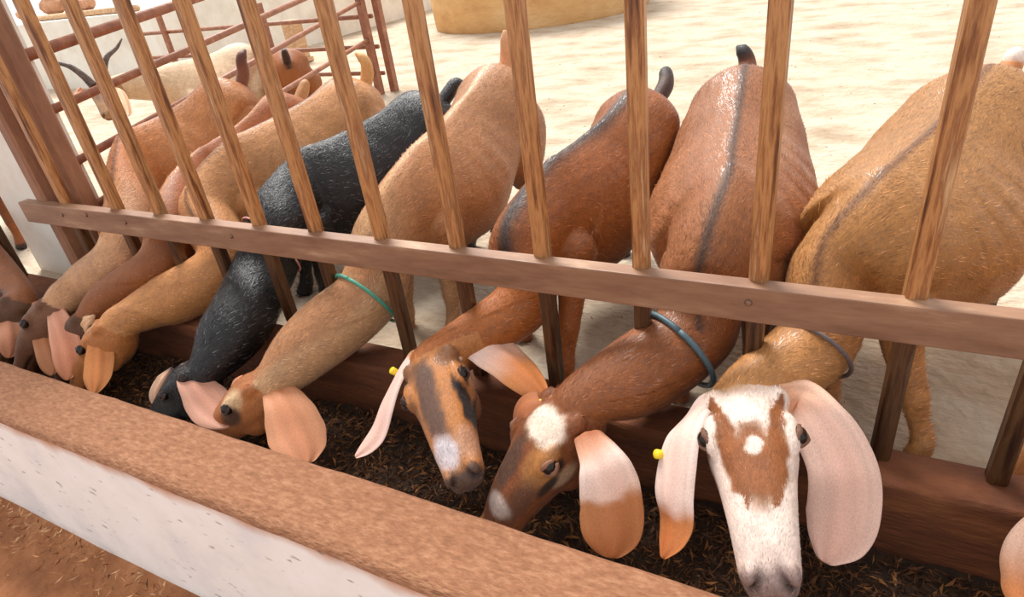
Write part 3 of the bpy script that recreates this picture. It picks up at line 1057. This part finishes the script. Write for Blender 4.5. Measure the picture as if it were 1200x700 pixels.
def coat9(F):
    c = common(F, (176, 118, 66), belly=(206, 164, 116), stripe=(112, 66, 32), sw=.10, seed=90, neck=(196, 132, 80), legc=(196, 146, 96))
    p, h = F['p'], F['hl']
    # black patch on the fore knees
    c = mix(c, lin(34, 26, 24), blob(np.stack([p[:, 2], 0 * p[:, 2], 0 * p[:, 2]], 1), (0.095, 0, 0), (.028, 1, 1)) * (F['s'] < 8.5) * .9)
    hd = F['head'] * 1.0
    wht = lin(234, 212, 198) * (1 + .05 * nz(p, 60, 91))[:, None]
    c = mix(c, wht, sm(h[:, 0] + .05 * nz(p, 40, 92), -.06, .06) * hd)
    x, y = h[:, 0] + .012 * nz(p, 90, 93) + .014 * nz(p, 240, 96), h[:, 1] + .008 * nz(p, 80, 94) + .007 * nz(p, 260, 97)
    ay = np.abs(y)
    # two brown stripes that start over the eyes and close into a blaze on the nose
    cen = np.interp(x, [.06, .1, .2, .3, .4, .5, .66], [.18, .17, .14, .118, .105, .085, .06])
    wid = np.interp(x, [.06, .10, .2, .3, .4, .5, .6, .70], [.010, .022, .034, .046, .056, .062, .05, .0])
    st = (1 - sm(np.abs(ay - cen) / np.maximum(wid, 1e-3), .7, 1.2)) * (x > .04) * (x < .7) * (h[:, 2] > -.2)
    fill = blob(np.stack([x, y, 0 * y], 1), (.47, 0, 0), (.24, .105, 1)) * (h[:, 2] > -.2) * sm(x, .24, .27)
    st = np.maximum(st, fill)
    spot = blob(np.stack([x, y, 0 * y], 1), (.395, .0, 0), (.055, .042, 1), .6)
    c = mix(c, lin(150, 84, 40) * (1 + .15 * nz(p, 100, 95))[:, None], np.clip(st, 0, 1) * (1 - spot) * hd)
    chk = blob(h, (.5, .0, -.16), (.20, .26, .05)) * (ay > .1)
    c = mix(c, lin(170, 104, 60), chk * .7 * hd)
    c = mix(c, lin(190, 160, 150), sm(x, .80, .88) * hd * .5)
    c = mix(c, lin(118, 92, 86), sm(x, .90, .97) * (h[:, 2] < .1) * hd * .85)
    c = mix(c, lin(96, 62, 48), np.maximum(blob(h, (.285, .24, -.07), (.085, .12, .065)), blob(h, (.285, -.24, -.07), (.085, .12, .065))) * hd * .8)
    return c


def coat8(F):
    c = common(F, (162, 96, 54), belly=(190, 146, 106), stripe=(70, 44, 32), sw=.11, seed=80, neck=(148, 82, 42), legc=(140, 82, 46), var=.14)
    p, h = F['p'], F['hl']
    c = mix(c, lin(206, 150, 116), sm(nz(p * [1, .5, 1], 16, 83), .35, 1.0) * (F['s'] < 7) * .5)
    hd = F['head'] * 1.0
    x, y, z = h[:, 0] + .02 * nz(p, 60, 81) + .016 * nz(p, 230, 84), h[:, 1] + .012 * nz(p, 200, 85), h[:, 2]
    c = mix(c, lin(142, 76, 40), hd)
    c = mix(c, lin(196, 128, 72), blob(h, (.34, .17, .0), (.17, .10, .12)) * hd * .9)
    c = mix(c, lin(240, 216, 196), blob(np.stack([x, y, z], 1), (.13, .05, .04), (.14, .15, .16), .8) * hd)
    c = mix(c, lin(84, 62, 54), blob(np.stack([x, y, z], 1), (.46, -.02, .03), (.22, .085, .12)) * hd * .8)
    c = mix(c, lin(84, 62, 54), blob(h, (.58, .13, -.05), (.2, .07, .07)) * hd * .5)
    c = mix(c, lin(214, 196, 186), blob(h, (.72, .04, 0), (.075, .10, .12)) * hd * .8)
    c = mix(c, lin(206, 140, 90), sm(x, .82, .9) * hd)
    c = mix(c, lin(214, 178, 150), blob(h, (.34, .25, -.17), (.12, .1, .06)) * hd * .7)
    c = mix(c, lin(36, 26, 24), blob(h, (.44, .20, -.12), (.11, .12, .035)) * hd * .9)
    c = mix(c, lin(70, 48, 40), np.maximum(blob(h, (.29, .24, -.07), (.07, .12, .05)), blob(h, (.29, -.24, -.07), (.07, .12, .05))) * hd)
    return c


def coat7(F):
    c = common(F, (158, 86, 36), belly=(112, 60, 30), stripe=(24, 18, 18), sw=.24, seed=70, neck=(176, 96, 40), legc=(128, 68, 34), var=.12)
    p, h = F['p'], F['hl']
    hd = F['head'] * 1.0
    x, y, z = h[:, 0] + .02 * nz(p, 60, 71) + .02 * nz(p, 230, 73), h[:, 1] + .012 * nz(p, 70, 72) + .012 * nz(p, 220, 74), h[:, 2]
    c = mix(c, lin(196, 122, 66), hd)
    c = mix(c, lin(150, 84, 44), sm(-z, .12, .3) * hd)
    c = mix(c, lin(96, 66, 58), blob(np.stack([x, y, z], 1), (.42, -.03, .04), (.42, .085, .2)) * hd * .95)
    c = mix(c, lin(84, 56, 46), (blob(h, (.10, .16, 0), (.13, .10, .14)) + blob(h, (.10, -.16, 0), (.13, .10, .14))) * hd * .6)
    c = mix(c, lin(34, 24, 24), blob(np.stack([x, y, 0 * z], 1), (.50, .165, 0), (.20, .035, 1)) * (z > -.22) * hd)
    c = mix(c, lin(34, 24, 24), blob(np.stack([x, y, 0 * z], 1), (.50, -.165, 0), (.20, .035, 1)) * (z > -.22) * hd * .5)
    c = mix(c, lin(206, 196, 200), blob(np.stack([x, y, z], 1), (.83, -.05, 0), (.11, .11, .22)) * hd * .9)
    c = mix(c, lin(206, 150, 126), blob(np.stack([x, y, z], 1), (.80, .10, -.05), (.12, .07, .2)) * hd * .8)
    c = mix(c, lin(64, 50, 50), sm(x, .92, .98) * hd * .9)
    c = mix(c, lin(60, 40, 36), np.maximum(blob(h, (.29, .24, -.07), (.075, .12, .06)), blob(h, (.29, -.24, -.07), (.075, .12, .06))) * hd * .9)
    return c


def coat6(F):
    c = common(F, (186, 122, 78), belly=(158, 104, 72), stripe=(216, 164, 122), sw=.10, seed=60, neck=(204, 154, 118), legc=(128, 84, 56), var=.10)
    p, h = F['p'], F['hl']
    hd = F['head'] * 1.0
    c = mix(c, lin(184, 108, 58), hd)
    c = mix(c, lin(176, 104, 58), sm(F['up'], .55, .9) * sm(F['s'], 8.0, 8.8) * .6)
    c = mix(c, lin(226, 186, 150), blob(h, (.24, .16, -.02), (.13, .09, .12)) * hd * .9)
    c = mix(c, lin(84, 50, 34), blob(h, (.36, .24, -.09), (.13, .14, .10)) * hd)
    c = mix(c, lin(110, 70, 48), sm(h[:, 0], .5, .7) * hd * .7)
    return c


def coat_b(F):
    c = common(F, (17, 16, 19), seed=50, var=.25, legc=(24, 20, 20))
    p, h = F['p'], F['hl']
    hd = F['head'] * 1.0
    c = mix(c, lin(96, 66, 54), sm(nz(p, 45, 52), .1, .9) * hd * sm(-h[:, 0], -.5, .1) * .6)
    return c


def coat_c(F):
    c = common(F, (206, 140, 92), belly=(186, 128, 84), stripe=(90, 56, 40), sw=.06, seed=40, neck=(208, 138, 86), var=.12)
    p = F['p']
    c = mix(c, lin(230, 186, 154), sm(nz(p, 7, 44) + .6 * sm(F['s'], 2, 5) * sm(-F['s'], -6.2, -5), .1, .9) * .75 * (F['s'] < 7.4))
    c = mix(c, lin(190, 112, 58), F['head'] * .9)
    c = mix(c, lin(222, 172, 130), blob(F['hl'], (.2, 0, .05), (.3, .12, .15)) * F['head'] * .9)
    return c


def coat_d(F):
    c = common(F, (160, 86, 36), belly=(140, 78, 36), stripe=(196, 140, 92), sw=.04, seed=30, neck=(150, 84, 42), var=.12)
    return mix(c, lin(92, 56, 34), F['head'] * .9)


def coat_a(F):
    c = common(F, (192, 112, 54), belly=(176, 104, 58), stripe=(120, 64, 30), sw=.08, seed=20, neck=(212, 154, 118), var=.12)
    p = F['p']
    c = mix(c, lin(214, 156, 110), sm(nz(p, 8, 24), .2, 1) * .55 * (F['s'] < 7.2))
    c = mix(c, lin(110, 62, 40), F['head'] * .9)
    return c


def coat_e(F):
    c = common(F, (226, 192, 160), seed=15, neck=(222, 184, 150), var=.08)
    h = F['hl']
    c = mix(c, lin(176, 124, 88), F['head'] * .85)
    c = mix(c, lin(122, 78, 52), blob(h, (.35, 0, .02), (.35, .13, .2)) * F['head'])
    return c


def coat_f(F):
    return common(F, (164, 92, 44), stripe=(40, 28, 24), sw=.2, seed=12, neck=(150, 84, 44))



PINKW = (238, 206, 192)

# goats from the right of the picture to the left
build_goat('golden brown goat with a white and brown striped face looking up from the trough',
           hip=(0.2267, 0.6618, 0.5900), withers=(0.0426, 0.2259, 0.5000), neck=[(-0.0217, 0.1427, 0.3950), (-0.0348, 0.0517, 0.2850)], poll=(-0.1113, -0.0876, 0.2350), nose=(-0.0195, -0.3806, 0.1286),
           face=(0.0874, -0.6629, 0.7537), wid=.215, depth=.33, L=.325, hipw=.14, coat=coat9, lid=(120, 84, 66), lid_t=1.2, voxel=.0037, seed=9, neck_r=(.078, .070), fur=60000,
           fore=((0.0340, 0.1034, 0.0000), (0.1867, 0.0967, 0.0000)), collar=(.83, 'grey', .0, .004),
           tail=[(-.02, 0, .03), (-.03, 0, .05), (-.05, 0, .065)], tail_cols=(lin(190, 120, 66), lin(240, 226, 214)),
           ears=[dict(side=-1, path=[(-0.1739, -0.1248, 0.2050), (-0.1929, -0.1905, 0.1900), (-0.1952, -0.2478, 0.1200), (-0.1854, -0.2743, 0.0700), (-0.1918, -0.3153, 0.0300)], normal=(-0.6082, -0.7585, 0.5316), width=.085,
                      stops=[(0, (214, 150, 110)), (.15, PINKW), (.66, PINKW), (.74, (190, 116, 64)), (1, (184, 106, 56))], tag_at=(.5, .9)),
                 dict(side=1, path=[(-0.0266, -0.0481, 0.2050), (0.0120, -0.0933, 0.2000), (0.0557, -0.1423, 0.1500), (0.0640, -0.1839, 0.0800), (0.0458, -0.2317, 0.0300)], normal=(0.2309, -0.5277, 0.6018), width=.118,
                      stops=[(0, (206, 138, 92)), (.18, (226, 176, 146)), (.4, (228, 188, 170)), (1, (224, 178, 160))], cup=.18)])

build_goat('reddish brown goat with slate cord collar and white forehead, face turned left',
           hip=(-0.2639, 0.7240, 0.5950), withers=(-0.2076, 0.2157, 0.5000), neck=[(-0.2224, 0.0758, 0.3850), (-0.2279, 0.0401, 0.2800), (-0.3105, -0.0942, 0.2450)], poll=(-0.4258, -0.1790, 0.1900), nose=(-0.5420, -0.3339, -0.0750),
           face=(-0.4578, -0.5661, 0.7633), wid=.195, depth=.33, L=.31, coat=coat8, lid=(140, 96, 72), lid_t=1.35, voxel=.0037, seed=8, neck_r=(.085, .078), fur=60000, collar=(.78, 'slate', .03, .006),
           tail=[(-.02, 0, .03), (-.03, .01, .06), (-.05, .03, .075)], tail_cols=(lin(120, 66, 36), lin(30, 24, 22)),
           ears=[dict(path=[(-0.3556, -0.2085, 0.1650), (-0.3070, -0.2573, 0.1500), (-0.2848, -0.2867, 0.0850), (-0.2744, -0.3391, 0.0200)], normal=(0.4143, -0.4959, 0.6855), width=.118,
                      stops=[(0, (168, 96, 54)), (.14, (206, 150, 120)), (.3, (236, 204, 190)), (.56, (232, 196, 178)), (.62, (184, 118, 72)), (1, (174, 104, 58))], cup=.15,
                      prof=[(0, .45), (.2, .62), (.45, .86), (.7, 1.0), (.86, .92), (.95, .62), (1, .2)]),
                 dict(side=-1, path=[(-0.4649, -0.1669, 0.1700), (-0.5011, -0.1804, 0.1500), (-0.5042, -0.1926, 0.0800), (-0.4959, -0.1837, -0.0200)], normal=(-0.5432, -0.5780, 0.6009), width=.09,
                      stops=[(0, (168, 100, 60)), (1, (190, 120, 80))], tag_at=(.18, .2))])

build_goat('orange brown goat with black back stripe, dark blaze and white ears spread wide',
           hip=(-0.5394, 0.6884, 0.5500), withers=(-0.6308, 0.3034, 0.4750), neck=[(-0.6562, 0.1188, 0.3950), (-0.6307, 0.0364, 0.2800)], poll=(-0.7499, -0.1311, 0.2000), nose=(-0.5520, -0.3319, 0.0974),
           face=(0.2170, -0.6706, 0.6688), wid=.145, depth=.33, L=.30, coat=coat7, voxel=.0037, seed=7, neck_r=(.074, .064), fur=52000,
           fore=(None, (-0.5402, 0.1137, 0.0000)), tail=[(-.04, .0, .03), (-.08, .02, .055), (-.115, .04, .04)], tail_cols=(lin(70, 40, 26), lin(26, 20, 20)),
           ears=[dict(side=-1, path=[(-0.7993, -0.1199, 0.1750), (-0.8074, -0.1595, 0.1600), (-0.8217, -0.2089, 0.1100), (-0.8323, -0.2507, 0.0600), (-0.8659, -0.2949, 0.0200)], normal=(-0.4912, -0.5534, 0.5778), width=.07,
                      stops=[(0, (196, 116, 60)), (.18, (206, 140, 90)), (.26, PINKW), (1, (232, 184, 168))], tag_at=(.4, .9)),
                 dict(side=1, path=[(-0.7196, -0.0433, 0.1850), (-0.6594, -0.0401, 0.1900), (-0.5795, -0.0576, 0.1600), (-0.4909, -0.0962, 0.1200)], normal=(0.4517, -0.1637, 0.9502), width=.105,
                      stops=[(0, (214, 150, 110)), (.12, PINKW), (.55, (236, 200, 184)), (.8, (206, 130, 76)), (1, (196, 116, 62))])])

build_goat('tan goat with a teal cord collar and a pale neck, head down over the trough',
           hip=(-1.0417, 0.8112, 0.6000), withers=(-1.0058, 0.2819, 0.5000), neck=[(-1.0289, 0.1162, 0.4000), (-1.0313, -0.0075, 0.2800), (-1.1064, -0.1465, 0.2150)], poll=(-1.1956, -0.2326, 0.1250), nose=(-1.3456, -0.3276, -0.0650),
           face=(-.62, -.25, .72), wid=.155, depth=.33, L=.27, coat=coat6, voxel=.0055, seed=6, neck_r=(.082, .078), fur=52000, collar=(.76, 'teal', .012, .0045),
           tail=[(-.01, 0, .05), (-.02, 0, .10), (-.02, .0, .14)], tail_cols=(lin(206, 140, 92), lin(216, 160, 116)),
           ears=[dict(path=[(-1.1562, -0.2210, 0.1000), (-1.0828, -0.2570, 0.0850), (-1.0280, -0.2945, 0.0400), (-0.9759, -0.3342, 0.0000)], normal=(0.7238, -0.3915, 0.5436), width=.128,
                      stops=[(0, (196, 124, 76)), (.25, (206, 142, 104)), (1, (204, 140, 104))], cup=.12, prof=[(0, .4), (.2, .62), (.45, .9), (.7, 1.0), (.88, .85), (1, .25)]),
                 dict(path=[(-1.2353, -0.2390, 0.1000), (-1.2710, -0.2524, 0.0700), (-1.3156, -0.2667, 0.0100), (-1.3144, -0.2857, -0.0300)], normal=(-0.4168, -0.5269, 0.3105), width=.07, stops=[(0, (196, 130, 90)), (1, (200, 140, 104))])])

build_goat('glossy black goat with pinkish brown ears, head down in the trough',
           hip=(-1.2769, 0.6904, 0.5500), withers=(-1.4450, 0.3177, 0.4700), neck=[(-1.4420, 0.1249, 0.3950), (-1.4538, 0.0151, 0.2750), (-1.4027, -0.1616, 0.2100)], poll=(-1.4274, -0.2431, 0.1150), nose=(-1.5574, -0.3331, -0.0750),
           face=(-.60, -.25, .72), wid=.13, depth=.32, L=.26, coat=coat_b, mat='coat_black', voxel=.006, seed=5, neck_r=(.085, .076), fur=48000, fur_len=.020, collar=(.70, 'pink', .0, .003),
           tail=[(-.02, 0, .03), (-.05, 0, .05), (-.09, 0, .02)], tail_cols=(lin(26, 24, 28), lin(20, 20, 22)),
           ears=[dict(path=[(-1.4472, -0.2394, 0.1000), (-1.3777, -0.2710, 0.0850), (-1.3120, -0.2947, 0.0500), (-1.2300, -0.3219, 0.0200)], normal=(0.8802, -0.2470, 0.5524), width=.105,
                      stops=[(0, (150, 104, 88)), (.2, (196, 144, 122)), (1, (186, 134, 112))], cup=.12),
                 dict(path=[(-1.4961, -0.2419, 0.0800), (-1.5016, -0.2761, 0.0650), (-1.5264, -0.2971, 0.0300), (-1.5296, -0.3056, -0.0100)], normal=(0.2781, -0.4757, 0.4376), width=.05,
                      stops=[(0, (60, 44, 40)), (.3, (214, 170, 140)), (1, (226, 184, 154))])])

build_goat('pale peach goat with a thin dark back line standing left of the black goat',
           hip=(-1.6554, 0.8026, 0.5800), withers=(-1.7566, 0.3382, 0.4950), neck=[(-1.7600, 0.1520, 0.3950), (-1.6199, 0.0358, 0.2700), (-1.7760, -0.1045, 0.1850)], poll=(-1.8506, -0.1892, 0.1400), nose=(-1.9506, -0.2992, -0.0700),
           face=(-.62, -.25, .70), wid=.135, depth=.33, L=.27, coat=coat_c, voxel=.0065, seed=4, neck_r=(.080, .072), fur=40000,
           tail=[(-.0, 0, .05), (.0, 0, .09), (.01, .03, .12)], tail_cols=(lin(206, 146, 86), lin(214, 160, 100)),
           ears=[dict(path=[(-1.8913, -0.1778, 0.1200), (-1.8305, -0.2216, 0.1000), (-1.7929, -0.2753, 0.0500), (-1.7622, -0.3345, -0.0000)], normal=(0.5796, -0.3977, 0.4009), width=.075,
                      stops=[(0, (200, 124, 70)), (1, (208, 134, 78))], cup=.1),
                 dict(path=[(-1.9251, -0.1776, 0.1200), (-1.9687, -0.1867, 0.1000), (-2.0205, -0.2006, 0.0500), (-2.0052, -0.2344, 0.0000)], normal=(-0.0184, -0.4745, 0.3036), width=.06, stops=[(0, (226, 180, 140)), (1, (216, 160, 112))])])

build_goat('dark orange brown goat squeezed between two paler goats, its head hidden in the trough',
           hip=(-1.9579, 0.7645, 0.5400), withers=(-1.9634, 0.3623, 0.4450), neck=[(-1.83, .09, .385), (-1.80, -.03, .275), (-1.95, -.115, .19)], poll=(-2.03, -.16, .12), nose=(-2.10, -.26, -.08),
           face=(-.6, -.25, .7), wid=.105, depth=.32, L=.26, coat=coat_d, voxel=.0075, seed=3, neck_r=(.066, .058), fur=12000, hipw=.095,
           tail=[(-.02, 0, .03), (-.04, 0, .05), (-.06, 0, .05)],
           ears=[dict(path=[(-1.985, -.17, .10), (-1.97, -.185, .07), (-1.965, -.20, .0)], normal=(0.5868, -0.4185, 0.3673), width=.06, stops=[(0, (140, 84, 50)), (1, (150, 90, 56))])])

build_goat('orange goat beside the corner post with a straw cord collar and pinkish hanging ears',
           hip=(-2.1564, 0.6747, 0.6150), withers=(-2.2070, 0.2947, 0.5200), neck=[(-2.085, .12, .395), (-2.015, -.02, .28), (-2.1254, -0.0966, 0.2000)], poll=(-2.1687, -0.1642, 0.1550), nose=(-2.2687, -0.2842, -0.0550),
           face=(-.62, -.25, .70), wid=.125, depth=.33, L=.27, coat=coat_a, voxel=.0065, seed=2, neck_r=(.080, .074), fur=40000, collar=(.72, 'straw', .0, .0025),
           tail=[(-.01, 0, .05), (-.02, 0, .10), (-.05, 0, .13)], tail_cols=(lin(120, 66, 40), lin(92, 48, 30)),
           ears=[dict(path=[(-2.1964, -0.1443, 0.1300), (-2.0691, -0.2013, 0.1100), (-1.9721, -0.2571, 0.0600), (-1.9109, -0.3181, 0.0000)], normal=(0.6884, -0.3384, 0.3582), width=.078,
                      stops=[(0, (212, 156, 130)), (.6, (208, 142, 112)), (1, (190, 122, 84))], cup=.1),
                 dict(path=[(-2.2630, -0.1494, 0.1100), (-2.2250, -0.1856, 0.0800), (-2.1043, -0.2520, 0.0300), (-2.0307, -0.3033, -0.0200)], normal=(0.6072, -0.3706, 0.3639), width=.075, stops=[(0, (186, 118, 80)), (1, (180, 118, 78))])])

# goat past the left edge: only its lowered head shows
build_goat('brown goat at the far left edge with only part of its lowered head showing',
           hip=(-3.70, 0.66, .57), withers=(-3.32, .26, .49), neck=[(-3.12, .09, .41), (-2.88, -.03, .29)], poll=(-2.4359, -0.1612, 0.1200), nose=(-2.4659, -0.2612, -0.0800),
           face=(-.62, -.3, .7), wid=.12, depth=.31, L=.25, coat=coat_d, voxel=.009, seed=1, neck_r=(.07, .062), fur=4000,
           ears=[dict(path=[(-2.4778, -0.1490, 0.0900), (-2.4183, -0.1899, 0.0700), (-2.3433, -0.2433, 0.0200), (-2.3190, -0.2864, -0.0300)], normal=(0.7112, -0.2993, 0.3366), width=.07, stops=[(0, (206, 150, 120)), (1, (190, 124, 90))])])

build_goat('goat at the right edge showing only a fore leg and one ear',
           hip=(1.02, .80, .58), withers=(.66, .30, .49), neck=[(.57, .13, .42), (.52, .0, .30)], poll=(.47, -.10, .21), nose=(.50, -.29, -.04),
           face=(0.0, -.75, .66), wid=.14, depth=.32, L=.30, coat=coat_c, voxel=.008, seed=10, neck_r=(.08, .068), fur=6000, fore=((0.3382, 0.1137, 0.0000), None),
           ears=[dict(path=[(.41, -.11, .19), (.37, -.12, .17), (0.3192, -0.1429, 0.0900), (0.3198, -0.1794, 0.0400), (0.3199, -0.2153, 0.0100)], normal=(-0.2203, -0.6307, 0.6754), width=.085, stops=[(0, (214, 160, 130)), (.5, (226, 182, 158)), (.8, (206, 130, 80)), (1, (200, 120, 70))]),
                 dict(path=[(.53, -.11, .19), (.57, -.12, .17), (.59, -.16, .09), (.58, -.2, .0)], normal=(.5, -.6, .3), width=.10, stops=[(0, (214, 160, 130)), (1, (226, 182, 158))])])

# animals outside the pipe fence
build_goat('pale horned goat with a dark face standing behind the pipe fence',
           hip=(-3.45, 1.95, .56), withers=(-3.38, 1.42, .55), neck=[(-3.40, 1.25, .55)], poll=(-3.4822, 1.0521, 0.5300), nose=(-3.3222, 0.9321, 0.4000),
           face=(0.2642, -0.2505, 0.6091), wid=.14, depth=.32, L=.24, coat=coat_e, voxel=.0075, seed=14, neck_r=(.08, .075), fur=8000, horns=True, group='goats outside the pipe fence',
           ears=[dict(path=[(-3.7036, 1.0826, 0.5000), (-3.6789, 1.0194, 0.4800), (-3.6045, 0.9359, 0.4400), (-3.4828, 0.8335, 0.4000)], normal=(0.3435, -0.5559, 0.1459), width=.06, stops=[(0, (180, 124, 92)), (1, (196, 140, 104))]),
                 dict(path=[(-3.4811, 1.1044, 0.5000), (-3.3633, 1.0736, 0.4800), (-3.2342, 0.9944, 0.4400), (-3.1514, 0.9273, 0.4000)], normal=(1.0306, -0.2370, 0.0570), width=.06, stops=[(0, (214, 164, 126)), (1, (226, 180, 144))])])
build_goat('brown goat with a black back stripe facing away beyond the pipe fence',
           hip=(-3.14, 2.02, .50), withers=(-3.50, 2.36, .47), neck=[(-3.60, 2.45, .45), (-3.68, 2.52, .42)], poll=(-3.78, 2.60, .38), nose=(-3.92, 2.72, .22),
           face=(-.3, .3, .8), wid=.13, depth=.30, L=.25, coat=coat_f, voxel=.009, seed=13, fur=5000, group='goats outside the pipe fence',
           ears=[dict(path=[(-3.72, 2.62, .36), (-3.68, 2.66, .33), (-3.68, 2.70, .25), (-3.70, 2.72, .18)], normal=(.8, .3, 0), width=.08, stops=[(0, (150, 84, 46)), (1, (170, 100, 60))]),
                 dict(path=[(-3.83, 2.56, .36), (-3.88, 2.54, .33), (-3.90, 2.56, .25), (-3.90, 2.58, .18)], normal=(-.8, -.3, 0), width=.08, stops=[(0, (150, 84, 46)), (1, (170, 100, 60))])])
